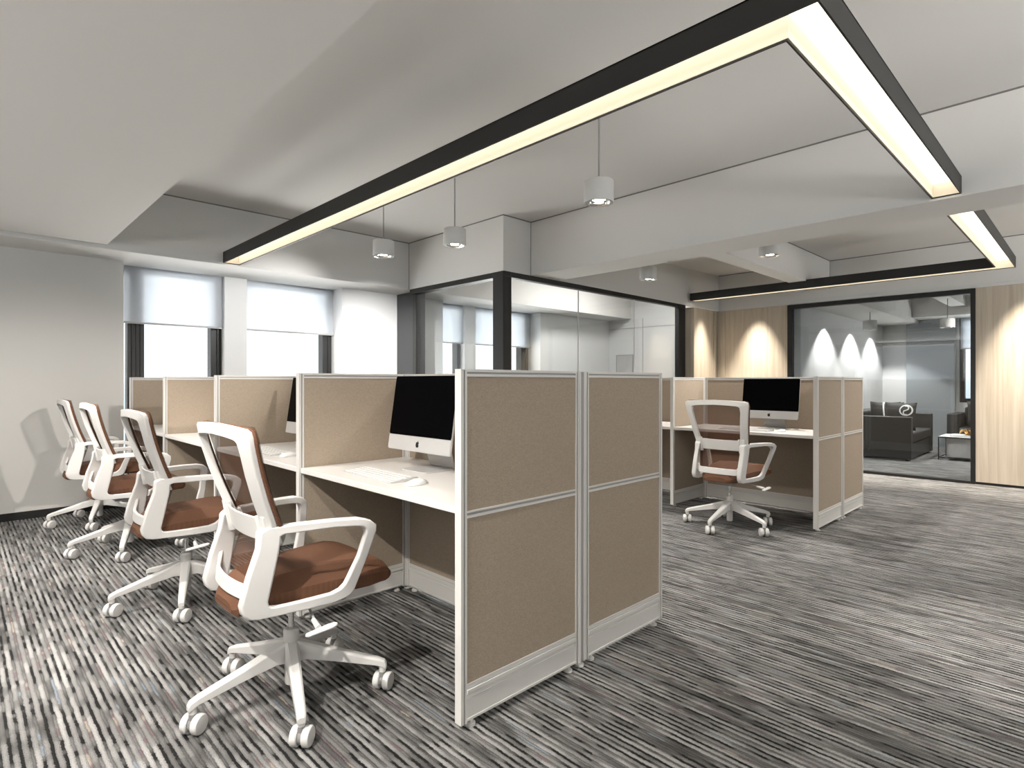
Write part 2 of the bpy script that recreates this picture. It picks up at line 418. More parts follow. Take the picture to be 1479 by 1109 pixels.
# glass office partitions
g = sgroup('wall_glass_side', 'side glass partition of the office facing the windows', 'glass wall')
obj('frame', MB().box(3.98, 4.08, 4.2, 5.87, HB-.055, HB).box(4.02, 4.08, 5.80, 5.87, 0, HB-.055).box(4.0, 4.06, 4.36, 5.80, 0, .06), M['black'], g, bevel=.003)
obj('glass_pane', MB().box(4.025, 4.035, 4.36, 5.80, .06, HB-.055), M['glass'], g)
g = sgroup('wall_glass_front', 'front glass partition of the office with black frame', 'glass wall')
obj('frame', MB().box(4.09, 7.62, 4.205, 4.27, HB-.055, HB).box(7.43, 7.62, 4.205, 4.27, 0, HB-.055).box(4.09, 7.43, 4.205, 4.27, 0, .06), M['black'], g, bevel=.003)
jx = [4.09, 5.21, 6.35, 7.43]
for i in range(3):
    obj('glass_pane', MB().box(jx[i]+.002, jx[i+1]-.002, 4.235, 4.245, .06, HB-.055), M['glass'], g)
for x in jx[1:3]:
    obj('pane_joint', MB().box(x-.003, x+.003, 4.233, 4.247, .06, HB-.055), M['alu'], g)
struct('wall_glass_corner_post', MB().box(3.972, 4.09, 4.203, 4.36, 0, HB-.001), M['black'], 'square black corner post of the glass office', 'post', bevel=.004)

# wood walls
struct('wall_wood_short', MB().box(7.60, 8.42, 4.062, 4.199, .03, HB2+.006), M['wood'], 'narrow light wood wall beside the glass office', 'wall')
w = MB()
w.box(8.3, 8.42, 3.03, 4.06, .03, HB2); w.box(8.3, 8.42, YW0, .985, .03, HB2)
struct('wall_wood_back', w, M['wood'], 'light wood wall on both sides of the lounge glass', 'wall')
b = MB()
b.box(8.285, 8.30, 3.93, 3.99, .03, HB2-.02).box(8.19, 8.25, 4.045, 4.06, .03, HB2-.02)
struct('trim_3', b, M['wood'], 'wood strips in the corner of the wood walls', 'trim')
struct('baseboard_wood', MB().box(8.31, 8.42, YW0, .985, 0, .03).box(8.31, 8.42, 3.03, 4.06, 0, .03).box(7.6, 8.42, 4.07, 4.2, 0, .03), M['black'], 'thin black gap below the wood walls', 'baseboard')
g = sgroup('wall_glass_lounge', 'large black framed glass wall of the lounge', 'glass wall')
obj('frame', MB().box(8.285, 8.36, .985, 1.03, 0, HB2-.005).box(8.285, 8.36, 2.965, 3.03, 0, HB2-.005).box(8.285, 8.36, 1.03, 2.965, HB2-.06, HB2-.005).box(8.285, 8.36, 1.03, 2.965, 0, .035), M['black'], g, bevel=.003)
obj('glass_pane', MB().box(8.315, 8.325, 1.03, 2.965, .035, HB2-.06), M['glassd'], g)

# lounge shell
HL = 2.62
struct('wall_lounge_left', MB().box(8.42, 12.7, 2.9, 3.02, 0, HL), M['wallw'], 'white lounge wall with three bright light cones', 'wall')
struct('wall_lounge_back', MB().box(12.7, 12.85, 1.73, 3.02, 0, HL).box(12.7, 12.85, YW0, 1.73, 0, .80).box(12.7, 12.85, YW0, .4, .8, HL).box(12.7, 12.85, .4, 1.73, 2.28, HL), M['wallw'], 'white back wall of the lounge with a window', 'wall')
struct('wall_lounge_right', MB().box(8.42, 12.85, -1.5, -1.4, 0, HL), M['wallw'], 'white lounge wall opposite the sofa', 'wall')
struct('ceiling_lounge', MB().box(8.5, 12.85, -1.5, 3.02, HL, HL+.1), M['ceil'], 'grey lounge ceiling seen through the glass', 'ceiling')
struct('ceiling_beam', MB().box(8.5, 12.7, 2.3, 2.9, 2.22, HL), M['ceil'], 'lowered ceiling band over the lounge sofa', 'beam')
struct('ceiling_beam', MB().box(12.0, 12.7, -1.4, 2.3, 2.28, HL), M['ceil'], 'lowered ceiling band over the lounge window', 'beam')
struct('ceiling_beam', MB().box(8.5, 12.0, 1.55, 1.75, 2.42, HL), M['ceil'], 'slim ceiling beam crossing the lounge', 'beam')
struct('wall_lounge_panel', MB().box(12.6, 12.7, 1.78, 2.50, 0, 2.28), M['greyp'], 'blue-grey wall panel behind the lounge sofa', 'wall')
r = sgroup('window_5', 'lounge window with dark frame at the right edge of glass', 'window')
obj('frame', MB().box(12.7, 12.8, 1.655, 1.73, .8, 2.28).box(12.7, 12.8, .4, .5, .8, 2.28).box(12.7, 12.8, .5, 1.655, .8, .87).box(12.7, 12.8, .5, 1.655, 2.2, 2.28), M['black'], r, bevel=.003)
obj('glass_pane', MB().box(12.76, 12.766, .5, 1.655, .87, 2.2), M['glass'], r)
r = thing('roller_blind', 'short pale roller blind on the lounge window', 'blind', (12.66, 1.07, 1.74))
obj('fabric_sheet', MB().box(-.001, .001, -.64, .64, .006, .54), M['blind'], r)
obj('bottom_bar', MB().box(-.007, .007, -.645, .645, -.008, .008), M['alug'], r, bevel=.002)

# unseen walls behind the camera; openings added to bring in fill light
b = MB().box(XW0-.2, XW0, YW0, 6.9, 0, 1.1).box(XW0-.2, XW0, YW0, 6.9, 2.2, H1)
for y0, y1 in ((YW0, -2.4), (.0, .2), (2.6, 2.8), (5.2, 6.9)): b.box(XW0-.2, XW0, y0, y1, 1.1, 2.2)
struct('wall_behind_left', b, M['wall'], 'unseen plaster wall with added fill-light openings left of the viewer', 'wall')
b = MB()
b.box(XW0-.2, 13, YW0-.2, YW0, 0, 1.15).box(XW0-.2, 13, YW0-.2, YW0, 2.72, H1+.1)
for x0, x1 in ((XW0-.2, -2.6), (.2, .4), (3.3, 3.5), (6.4, 6.6), (8.2, 13)): b.box(x0, x1, YW0-.2, YW0, 1.15, 2.72)
struct('wall_behind', b, M['greyp'], 'unseen wall with an added band of fill-light openings behind the viewer', 'wall')  # dark tone chosen to cut fill on surfaces facing this wall

# ------------------------------------------------------------------ ceiling lights
def xy(u, v, w): return (u, v, w)
def lightL(label, outer, inner, core, zb, h=.105):
    r = thing('linear_pendant_light', label, 'ceiling light', (outer[0][0], outer[0][1], zb))
    ox, oy = outer[0]
    sh = lambda P: [(x-ox, y-oy) for x, y in P]
    b = MB().ring(sh(outer), sh(inner), xy, 0, h)
    b.prism(sh(outer), xy, h-.006, h)
    obj('housing', b, M['blackh'], r)
    obj('reflector', MB().ring(sh(inner), sh(core), xy, .006, h-.012), M['cream'], r)
    obj('light_strip', MB().prism(sh(inner), xy, h-.018, h-.012), M['strip'], r)
    return r
def inset_L(P, d):
    """inset an axis-aligned outline (given counter-clockwise)"""
    n = len(P); out = []
    for i in range(n):
        a, p, c = Vector(P[i-1]), Vector(P[i]), Vector(P[(i+1) % n])
        e1 = (p-a).normalized(); e2 = (c-p).normalized()
        n1 = Vector((-e1.y, e1.x)); n2 = Vector((-e2.y, e2.x))
        out.append(tuple(p+(n1+n2)*d))
    return out
P1 = [(1.85, .585), (4.37, .585), (4.37, .735), (2.0, .735), (2.0, 5.87), (1.85, 5.87)]
lightL('black L-shaped linear light nearest, over the chairs and cubicles', P1, inset_L(P1, .007), inset_L(P1, .010), 2.30)
P2 = [(4.82, .585), (7.575, .585), (7.575, 4.03), (7.425, 4.03), (7.425, .735), (4.82, .735)]
lightL('black L-shaped linear light beyond the beam, near lounge glass', P2, inset_L(P2, .007), inset_L(P2, .010), 2.30)

DP = .186
def make_pendant(label, x, y, zb, zc, name='pendant_light'):
    r = thing(name, label, 'pendant light', (x, y, zb))
    R = DP/2; h = DP*.74
    obj('shade', MB().lathe([(R*.86, .004), (R*.97, 0), (R, .006), (R, h-.004), (R-.004, h), (.004, h)], n=40, caps=False).lathe([(R*.86, .004), (R*.80, .03), (R*.5, .035)], n=40, caps=False), M['pend'], r, smooth=50)
    obj('reflector_ring', MB().lathe([(R*.84, .001), (R*.74, .002), (R*.62, .02), (R*.5, .03)], n=40, caps=False).lathe([(R*.60, .004), (R*.54, .001), (R*.50, .006)], n=40, caps=False), M['chrome'], r, smooth=50)
    obj('bulb', MB().lathe([(.001, .010), (R*.3, .012), (R*.46, .022)], n=32, caps=False), M['lamp'], r, smooth=60)
    obj('rod', MB().lathe([(.006, h), (.006, zc-zb)], n=12), M['alug'], r, smooth=40)
    return r
ZP = 2.29
PEND = [(2.77, 4.50, H1, 'white cylinder pendant light nearest the windows'),
        (2.98, 3.74, H1, 'white cylinder pendant light just left of glass office corner'),
        (2.92, 2.21, H1, 'largest white cylinder pendant light above the tall end partition'),
        (5.25, 2.07, H2, 'white cylinder pendant light beyond the beam, under short white beam'),
        (5.52, 3.5, H2, 'small white cylinder pendant light left of the far black light frame')]
for x, y, zc, lb in PEND: make_pendant(lb, x, y, ZP, zc)
make_pendant('white cylinder pendant inside lounge, left of its window', 10.76, 1.61, 1.98, 2.42)
make_pendant('white cylinder pendant inside lounge, above the dark sofa', 9.93, 2.43, 1.95, 2.22)

# ------------------------------------------------------------------ partitions
PT = .032
def make_panel(label, L, loc, rotz, group=None, feet=(1, 1)):
    """panel runs along local +x from 0 to L, thickness along y"""
    r = thing('partition_panel', label, 'office partition', loc, rotz, group)
    t = PT/2; b = MB(); S = .022
    def bar(x0, x1, z0, z1, vert):
        b.box(x0, x1, -t+.004, t-.004, z0, z1, 1)
        e = .0075
        for s in (-1, 1):
            ya, yb = (s*(t-.0045), s*t)
            if vert:
                b.box(x0, x0+e, ya, yb, z0, z1); b.box(x1-e, x1, ya, yb, z0, z1)
            else:
                b.box(x0, x1, ya, yb, z0, z0+e+.001); b.box(x0, x1, ya, yb, z1-e+.001, z1)
    bar(0, S, .02, 1.2, True); bar(L-S, L, .02, 1.2, True)
    bar(S, L-S, 1.178, 1.2, False); bar(S, L-S, .704, .728, False); bar(S, L-S, .134, .150, False)
    b.box(S, L-S, -t+.008, t-.008, .02, 1.18, 1)
    # end caps and top cap
    b.box(-.004, 0, -t, t, .02, 1.2); b.box(L, L+.004, -t, t, .02, 1.2); b.box(-.004, L+.004, -t, t, 1.2, 1.203)
    obj('frame', b, [M['alu'], M['alug']], r)
    obj('fabric_upper', MB().box(S, L-S, -t+.003, t-.003, .728, 1.178), M['fab'], r)
    obj('fabric_lower', MB().box(S, L-S, -t+.003, t-.003, .150, .704), M['fab'], r)
    k = MB().box(S, L-S, -t+.002, t-.002, .03, .128)
    for s in (-1, 1):
        k.box(S, L-S, s*(t-.003), s*(t+.003), .116, .132); k.box(S, L-S, s*(t-.003), s*(t+.001), .026, .036)
        k.box(S, L-S, s*(t-.003), s*(t+.0005), .100, .103)
    obj('kick_plate', k, M['alu'], r, bevel=.002)
    for i, x in enumerate((.05, L-.05)):
        if feet[i]: obj('foot', MB().lathe([(.017, 0), (.017, .008), (.009, .012), (.009, .021)], (x, 0, 0), 16), M['alu'], r, smooth=40)
    return r

def make_post(label, x, y, group=None):
    r = thing('partition_post', label, 'partition post', (x, y, 0), 0, group)
    b = MB(); q = .018
    b.box(-q+.003, q-.003, -q+.003, q-.003, .02, 1.2, 1)
    for sx in (-1, 1):
        for sy in (-1, 1): b.box(sx*q, sx*(q-.009), sy*q, sy*(q-.009), .02, 1.2)
    b.box(-q, q, -q, q, 1.2, 1.204)
    obj('column', b, [M['alu'], M['alug']], r)
    obj('foot', MB().lathe([(.02, 0), (.02, .008), (.01, .012), (.01, .021)], n=16), M['alu'], r, smooth=40)
    return r

def worktop(label, x0, x1, y0, y1):
    o = obj('worktop', MB().box(x0, x1, y0, y1, .716, .742), M['lam'], bevel=.003)
    return tag(o, label, 'desk worktop')

XF, XS = 1.205, 1.835           # front line and spine centre line of the near row
YD = [1.49, 2.731, 3.97, 5.23, 6.46]
LP = XS-.019-XF
make_panel('nearest tall beige partition facing the camera, left half of row end', LP, (XF, YD[0], 0), 0)
make_panel('nearest tall beige partition facing the camera, right half of row end', .585, (XS+.023, YD[0], 0), 0)
dl = ['beige divider behind the nearest computer, between first and second cubicles',
      'beige divider with a shadow beside the second computer, between second and third cubicles',
      'small pale beige divider between third and fourth cubicles',
      'darker beige end divider of the row by the window']
for y, l in zip(YD[1:], dl): make_panel(l, LP, (XF, y, 0), 0)
pl = ['grooved post joining the two halves of the nearest end partition',
      'corner post behind the nearest computer',
      'corner post at back of second cubicle', 'corner post at back of third cubicle', 'corner post at the window end of row']
for i, (y, l) in enumerate(zip(YD, pl)): make_post(l, XS, y)
sl = ['beige back partition behind the nearest computer', 'beige back partition behind the second, half-hidden computer', 'beige back partition of the third cubicle', 'beige back partition of the fourth cubicle by the window']
for i, l in enumerate(sl):
    L_ = YD[i+1]-YD[i]-.046
    make_panel(l, L_, (XS, YD[i]+.023, 0), PI/2)
wl = ['white worktop under the nearest computer', 'white worktop of second cubicle with keyboard and mouse', 'white empty worktop of the third cubicle', 'white empty worktop of the fourth cubicle by the window']
for i, l in enumerate(wl): worktop(l, XF+.003, XS-.019, YD[i]+.0195, YD[i+1]-.0195)

# far row
XF2 = 4.78; XS2 = 5.395; YE = [1.538, 2.776, 4.0]
L2 = XS2-.019-XF2
make_panel('narrow end partition of the far row, half nearest the far chair', L2, (XF2, YE[0], 0), 0)
make_panel('narrow end partition of the far row, half toward the lounge', .575, (XS2+.023, YE[0], 0), 0)
make_panel('beige divider of the far row left of its chair', L2, (XF2, YE[1], 0), 0)
make_panel('beige last divider of the far row under the office glass', L2, (XF2, YE[2], 0), 0)
for y, l in zip(YE, ['thin post joining the two halves of far row end partition', 'corner post left of the far computer', 'last corner post of the far row']): make_post(l, XS2, y)
make_panel('beige back partition behind the far computer', YE[1]-YE[0]-.046, (XS2, YE[0]+.023, 0), PI/2)
make_panel('beige back partition of the far row left cubicle', YE[2]-YE[1]-.046, (XS2, YE[1]+.023, 0), PI/2)
worktop('white worktop under the far computer', XF2+.003, XS2-.019, YE[0]+.0195, YE[1]-.0195)
worktop('white worktop of the far row left cubicle, mostly hidden', XF2+.003, XS2-.019, YE[1]+.0195, YE[2]-.0195)

# ------------------------------------------------------------------ office chair (faces +x)
def lerp(a, b, t): return a+(b-a)*t
def sstep(x): x = max(0, min(1, x)); return x*x*(3-2*x)

def catmull(P, per=6, closed=True):
    out = []; n = len(P)
    for i in range(n if closed else n-1):
        p0, p1, p2, p3 = (P[(i+k-1) % n] if closed else P[max(0, min(n-1, i+k-1))] for k in range(4))
        for k in range(per):
            t = k/per
            out.append(tuple(.5*(2*b+(c-a)*t+(2*a-5*b+4*c-d)*t*t+(3*b-a-3*c+d)*t**3) for a, b, c, d in zip(p0, p1, p2, p3)))
    if not closed: out.append(tuple(P[-1]))
    return out

def make_chair(label, loc, rotz):
    r = thing('office_chair', label, 'office chair', loc, rotz)
    # ---- base: hub, five spokes
    b = MB()
    b.lathe([(.020, .05), (.022, .055), (.024, .15), (.027, .16), (.028, .245), (.024, .254), (.012, .255)], n=28)
    for k in range(5):
        a = PI+2*PI*k/5
        ca, sa = math.cos(a), math.sin(a)
        secs = []
        for d, zt, zb_, w in ((.012, .212, .135, .026), (.06, .200, .142, .023), (.17, .164, .124, .0195), (.315, .122, .096, .0155), (.338, .112, .084, .0145), (.345, .100, .080, .012)):
            q = []
            for s, z in ((-1, zb_), (1, zb_), (1.0, zt-.006), (.6, zt), (-.6, zt), (-1.0, zt-.006)):
                q.append((d*ca-s*w*sa, d*sa+s*w*ca, z))
            secs.append(q)
        b.loft(secs)
        b.lathe([(.0125, .068), (.0125, .090)], (.33*ca, .33*sa, 0), 14)
    obj('base', b, M['plas'], r, bevel=.0015, seg=1, smooth=24)
    obj('gas_lift', MB().lathe([(.0105, .25), (.0105, .35)], n=20), M['chrome'], r, smooth=40)
    # ---- casters: housing + two wheels, each with its own swivel
    for k in range(5):
        a = PI+2*PI*k/5
        px, py = .33*math.cos(a), .33*math.sin(a)
        yaw = (.62, .70, .55, .66, .60)[k]   # the wheels trail alike, axle toward the camera's right
        mt = Matrix.Translation((px, py, 0)) @ Matrix.Rotation(yaw, 4, 'Z')
        hs = MB().lathe([(.025, -.0065), (.025, .0065)], (0.006, 0, .032), 20, axis='y')
        hs.lathe([(.012, .045), (.012, .074)], (0, 0, 0), 14)
        cs = obj('caster', hs.xf(mt), M['gplas'], r, smooth=40)
        for s in (-1, 1):
            wv = MB().lathe([(.010, s*.007), (.029, s*.0075), (.0325, s*.011), (.0325, s*.026), (.029, s*.031), (.012, s*.033), (.001, s*.033)], (.006, 0, .0326), 28, axis='y').xf(mt)
            obj('wheel', wv, M['plas'], cs, smooth=35)
    # ---- tilt mechanism under the seat
    mb = MB().box(-.10, .13, -.065, .065, .352, .398).box(-.05, .06, -.04, .04, .335, .352)
    mb.lathe([(.022, -.07), (.022, -.13)], (.14, 0, .375), 18, axis='y')
    mb.box(-.03, .03, -.205, .205, .385, .402)
    obj('tilt_mechanism', mb, M['alug'], r, bevel=.004)
    lv = MB().tube([(.02, -.06, .372), (.0, -.15, .366), (-.018, -.235, .352)], .0045, 8)
    obj('lever', lv, M['alug'], r, smooth=60)
    pd = MB().tube([(-.020, -.225, .354), (-.030, -.285, .348)], [.008, .010], 10)
    secs = []
    for x, w, h in ((-.078, .005, .004), (-.073, .012, .006), (-.04, .014, .007), (.0, .017, .008), (.018, .014, .007), (.025, .005, .004)):
        secs.append([(x, -.300+w*math.cos(q)-.10*(x+.03), .346+h*math.sin(q)+.13*(x+.03)) for q in [2*PI*i/12 for i in range(12)]])
    pd.loft(secs)
    obj('lever_paddle', pd, M['plas'], r, smooth=60)
    # ---- seat: boxy cushion with chamfered rim and rounded front
    secs = []
    prof = [(-.236, .392, .405, .425, .085), (-.222, .386, .415, .452, .115), (-.17, .386, .430, .485, .146), (-.10, .390, .446, .500, .158), (.0, .396, .452, .506, .170), (.10, .402, .455, .506, .186), (.16, .404, .456, .504, .210), (.21, .406, .456, .500, .221), (.250, .410, .456, .492, .221), (.278, .410, .452, .482, .219), (.290, .418, .446, .470, .214)]
    for x, zb_, zs_, zt, w in prof:
        ch = min(.045, w*.3)
        q = [(x, -w*.90, zb_), (x, -w, zb_+.014), (x, -w, zs_), (x, -(w-ch), zt-.003), (x, -(w-ch)*.5, zt), (x, 0, zt-.001)]
        q += [(p[0], -p[1], p[2]) for p in q[::-1] if p[1] != 0]
        secs.append(q)
    obj('seat', MB().loft(secs), M['seat'], r, smooth=17)
    # ---- side frames with armrests
    outer = [(-.188, .672), (-.17, .685), (-.09, .688), (.04, .688), (.125, .684), (.158, .675), (.18, .656), (.184, .632), (.166, .538), (.135, .420), (.122, .405), (.107, .397), (.058, .388), (-.047, .389), (-.135, .392), (-.198, .395), (-.224, .402), (-.240, .420), (-.246, .448), (-.224, .532), (-.193, .620), (-.189, .650)]
    inner = [(-.125, .655), (-.11, .661), (-.06, .661), (.04, .663), (.10, .659), (.130, .655), (.145, .645), (.148, .630), (.133, .545), (.106, .470), (.096, .448), (.080, .433), (.05, .424), (-.047, .422), (-.10, .422), (-.13, .422), (-.148, .424), (-.158, .432), (-.161, .445), (-.147, .510), (-.130, .600), (-.126, .630)]
    for s in (-1, 1):
        def yo(u, v): return .20+max(0, min(1, (u+.19)/.37))*lerp(.03, .10, max(0, min(1, (v-.42)/.24)))
        def th(u, v):
            arm = sstep((v-.625)/.03); rear = sstep((-.10-u)/.06)
            return lerp(lerp(.024, .034, rear), .043, arm)
        f = MB().ring(outer, inner, lambda u, v, w: (u, w, v), lambda u, v: s*(yo(u, v)-th(u, v)), lambda u, v: s*yo(u, v))
        obj('armrest_frame', f, M['plas'], r, bevel=.006, seg=3, smooth=60)
    # ---- cross bar joining the rear posts (bowed), U-shaped ends
    secs = []
    for i in range(25):
        t = -1+2*i/24; y = t*.178
        up = .075*max(0, (abs(t)-.80)/.20)**2
        x = -.200-.024*(1-t*t)+up*.25
        z0, z1 = .448+up*.55, .494+up
        secs.append([(x-.009, y, z0), (x+.006, y, z0), (x+.010, y, z1), (x-.004, y, z1)])
    obj('lower_crossbar', MB().loft(secs), M['plas'], r, bevel=.003, smooth=60)
    # ---- lumbar bar
    secs = []
    for i in range(17):
        t = -1+2*i/16; y = t*.195
        x = -.140-.026*(1-t*t)
        z0, z1 = .630, .712
        secs.append([(x-.004, y, z0), (x+.004, y, z0), (x-.016, y, z1), (x-.024, y, z1)])
    lb = MB().loft(secs)
    for s in (-1, 1):
        lb.prism([(-.166, .612), (-.140, .612), (-.160, .722), (-.188, .722)], lambda u, v, w: (u, w, v), s*.150, s*.157)
        lb.prism([(-.158, .612), (-.138, .612), (-.160, .722), (-.180, .722)], lambda u, v, w: (u, w, v), s*.157, s*.196)
    obj('lumbar_bar', lb, M['plas'], r, bevel=.0025, smooth=60)
    # ---- back frame: open trapezoid behind the mesh
    def bx(z): return -.128-.113*((z-.66)/.355)-.010*math.sin(PI*max(0, min(1, (z-.66)/.355)))
    def hw(z): return lerp(.203, .258, (z-.64)/.37)
    o_, i_ = [], []
    zs = [.625, .70, .78, .86, .94, .985]
    for z in zs: o_.append((hw(z), z)); i_.append((hw(z)-.050, z))
    i_[-1] = (hw(.985)-.062, .966); i_[-2] = (hw(.94)-.052, .930)
    o_ += [(hw(1.0)-.006, 1.004), (hw(1.0)-.030, 1.013), (.12, 1.019), (0, 1.022)]
    i_ += [(hw(.97)-.070, .973), (hw(.97)-.085, .976), (.10, .981), (0, .984)]
    o2 = o_+[(-y, z) for y, z in o_[::-1][1:]]; i2 = i_+[(-y, z) for y, z in i_[::-1][1:]]
    n = len(o2); vs = []; fs = []
    cu = lambda y: -.012*(1-(y/.26)**2)
    for (y, z) in o2: vs += [(bx(z)-.010+cu(y), y, z), (bx(z)+.010+cu(y), y, z)]
    for (y, z) in i2: vs += [(bx(z)-.024+cu(y), y, z), (bx(z)+.008+cu(y), y, z)]
    for k in range(n-1):
        a, c = 2*k, 2*(k+1); e, g_ = 2*n+2*k, 2*n+2*(k+1)
        fs += [(a, c, c+1, a+1), (e+1, g_+1, g_, e), (a, e, g_, c), (a+1, c+1, g_+1, e+1)]
    for k in (0, n-1): fs.append((2*k, 2*k+1, 2*n+2*k+1, 2*n+2*k))
    obj('back_frame', MB().add(vs, fs), M['plas'], r, bevel=.004, seg=3, smooth=60)
    # ---- mesh sheet in front of the frame, reaching down to the seat
    def mx(z):
        if z >= .66: return bx(z)+.024
        t = (.66-z)/.18
        return bx(.66)+.024-.052*t**1.3
    def mw(z):
        if z >= .66: return hw(z)-.002-.02*max(0, (z-.99)/.03)
        return lerp(hw(.66)-.002, .188, sstep((.66-z)/.06))
    vs = []; fs = []; zz = [.485+i*(1.018-.485)/30 for i in range(31)]; ny = 12
    for z in zz:
        for j in range(ny+1):
            t = -1+2*j/ny
            vs.append((mx(z)-.012*(1-t*t), t*mw(z), z))
    m_ = ny+1
    for i in range(30):
        for j in range(ny): fs.append((i*m_+j, i*m_+j+1, (i+1)*m_+j+1, (i+1)*m_+j))
    obj('back_mesh', MB().add(vs, fs), M['net'], r, smooth=50)
    side = [(mx(z)-.011, mw(z), z) for z in [.66+i*(1.004-.66)/12 for i in range(13)]]
    top = [(mx(1.018)-.011-.012*(1-(y/.25)**2), y, 1.009+.006*(1-(y/.25)**2)) for y in (.215, .15, .075, 0)]
    pth = side+top; pth = pth+[(x, -y, z) for x, y, z in pth[::-1][1:]]
    obj('mesh_rim', MB().tube(pth, .0075, 8), M['rim'], r, smooth=60)
    return r

chairs = [((.893, 2.085, 0), 0, 'nearest office chair, white frame and brown seat, in front of first computer'),
          ((.889, 3.405, 0), 0, 'second office chair from camera in the near row, mostly in shade'),
          ((.878, 4.705, 0), 0, 'third office chair in the near row, brightly lit white frame'),
          ((.868, 5.79, 0), 0, 'farthest office chair of the near row, beside the grey wall'),
          ((4.45, 2.07, 0), 0, 'office chair alone at the far cubicle, seen from behind')]
c0 = make_chair(chairs[0][2], chairs[0][0], chairs[0][1])
for l, a, lb in chairs[1:]: dup(c0, l, a, lb)

# ------------------------------------------------------------------ computers (screen faces -x, z = 0 on the worktop)
def rr(w, h, rad, n=5):
    P = []
    for cx, cy, a0 in ((w/2-rad, h/2-rad, 0), (-w/2+rad, h/2-rad, 90), (-w/2+rad, -h/2+rad, 180), (w/2-rad, -h/2+rad, 270)):
        for k in range(n+1):
            a = math.radians(a0+90*k/n); P.append((cx+rad*math.cos(a), cy+rad*math.sin(a)))
    return P
def make_computer(label, loc):
    r = thing('desktop_computer', label, 'computer', loc)
    W, Hh = .498, .362
    tl = Matrix.Translation((0, 0, .090)) @ Matrix.Rotation(math.radians(8.5), 4, 'Y') @ Matrix.Translation((0, 0, Hh/2))
    # aluminium body: thin at the rim, bulging at the back
    secs = []
    for x, k in ((0, 1), (.008, 1), (.012, .985), (.030, .70), (.042, .35)):
        secs.append([(x, y*k, z*k) for y, z in rr(W, Hh, .012)])
    obj('body', MB().loft(secs).xf(tl), M['silver'], r, smooth=30)
    zc = -Hh/2+.072
    poly = [(y, z) for y, z in rr(W-.004, Hh-.004, .010) if z > zc]
    P = rr(W-.004, Hh-.074, .010); P = [(y, (z+.035) if z > 0 else max(z+.035, zc)) for y, z in P]
    P = [(y if z > zc+.0005 else math.copysign((W-.004)/2, y), z) for y, z in P]
    obj('screen', MB().prism(P, lambda u, v, w: (w, u, v), -.0018, .002).xf(tl), M['screen'], r)
    ch = MB().prism([(-W/2+.004, -Hh/2+.010), (-W/2+.012, -Hh/2+.003), (W/2-.012, -Hh/2+.003), (W/2-.004, -Hh/2+.010), (W/2-.003, zc-.0012), (-W/2+.003, zc-.0012)], lambda u, v, w: (w, u, v), -.0018, .002).xf(tl)
    obj('chin', ch, M['silver'], r)
    # fruit-shaped mark with a bite and a leaf
    A = []
    body = [(0, .010), (.005, .0125), (.0105, .010), (.0125, .006), (.0095, .0035), (.0085, -.001), (.0098, -.005), (.0125, -.0068), (.0105, -.012), (.006, -.0165), (.002, -.0155), (0, -.0152), (-.002, -.0155), (-.006, -.0165), (-.0105, -.012), (-.0132, -.004), (-.0125, .005), (-.0095, .0105), (-.004, .0122)]
    z0 = (-Hh/2+zc)/2-.001
    lg = MB().prism([(-y*.92, z0+z*.92) for y, z in body], lambda u, v, w: (w, u, v), -.0026, -.001)
    lg.prism([(-y*.92, z0+z*.92) for y, z in [(.0, .0125), (.001, .0165), (.0045, .0195), (.0055, .0195), (.005, .0160), (.0025, .0130)]], lambda u, v, w: (w, u, v), -.0026, -.001)
    obj('logo', lg.xf(tl), M['logo'], r)
    # stand: foot plate and bent neck
    secs = []
    w = .097
    path = [(-.030, .0005, .006), (-.022, .0005, .0075), (.10, .0005, .0075), (.135, .0005, .0085), (.150, .004, .013)]
    st = MB().prism([(x, y) for x, y in [(-.022, -w+.012), (-.030, -w+.026), (-.030, w-.026), (-.022, w-.012), (-.010, w), (.150, w), (.150, -w), (-.010, -w)]], xy, .0004, .007)
    neck = [((.150, .0), (.150, .008)), ((.158, .004), (.146, .010)), ((.140, .06), (.130, .056)), ((.105, .19), (.093, .185)), ((.09, .25), (.078, .245))]
    q = []
    for (a, b_) in neck: q.append([(a[0], -w*.98, a[1]+.0004), (a[0], w*.98, a[1]+.0004), (b_[0], w*.98, b_[1]+.0004), (b_[0], -w*.98, b_[1]+.0004)])
    st.loft(q)
    obj('stand', st, M['silver'], r, bevel=.0015)
    return r
k0 = make_computer('nearest black-screen computer with silver chin on the near worktop', (1.552, 2.232, .7422))
dup(k0, (1.552, 3.465, .7422), 0, 'second computer, half hidden behind the near divider post')
dup(k0, (5.20, 2.06, .7422), 0, 'black-screen computer on the far cubicle worktop behind the lone chair')

def make_keyboard(label, loc, rotz):
    r = thing('keyboard', label, 'keyboard', loc, rotz)
    b = MB().prism([(-.068, 0), (.068, 0), (.068, .012), (.060, .014), (-.066, .005), (-.068, .003)], lambda u, v, w: (u, w, v), -.213, .213)
    obj('case', b, M['silver'], r, bevel=.0015)
    kb = MB()
    for i in range(5):
        x = -.050+i*.0235
        z = .005+(x+.066)*(.009/.126)
        ys = [(-.205+j*.0293, .0265) for j in range(14)]
        if i == 0: ys = [(-.205, .0265), (-.1757, .0265), (-.1464, .0265), (-.1171, .035), (-.078, .16), (.086, .035), (.1253, .0265), (.1546, .0265), (.180, .0265)]
        for y, w in ys: kb.box(x-.010, x+.010, y, y+w, z-.003, z+.003)
    obj('keys', kb, M['key'], r)
    return r
kb0 = make_keyboard('white keyboard in front of the nearest computer', (1.360, 2.245, .7422), math.radians(-2))
dup(kb0, (1.352, 3.475, .7422), math.radians(-2), 'white keyboard in second cubicle, beyond the nearest divider')
dup(kb0, (4.935, 2.15, .7422), 0, 'white keyboard at the far cubicle, seen past the lone chair')
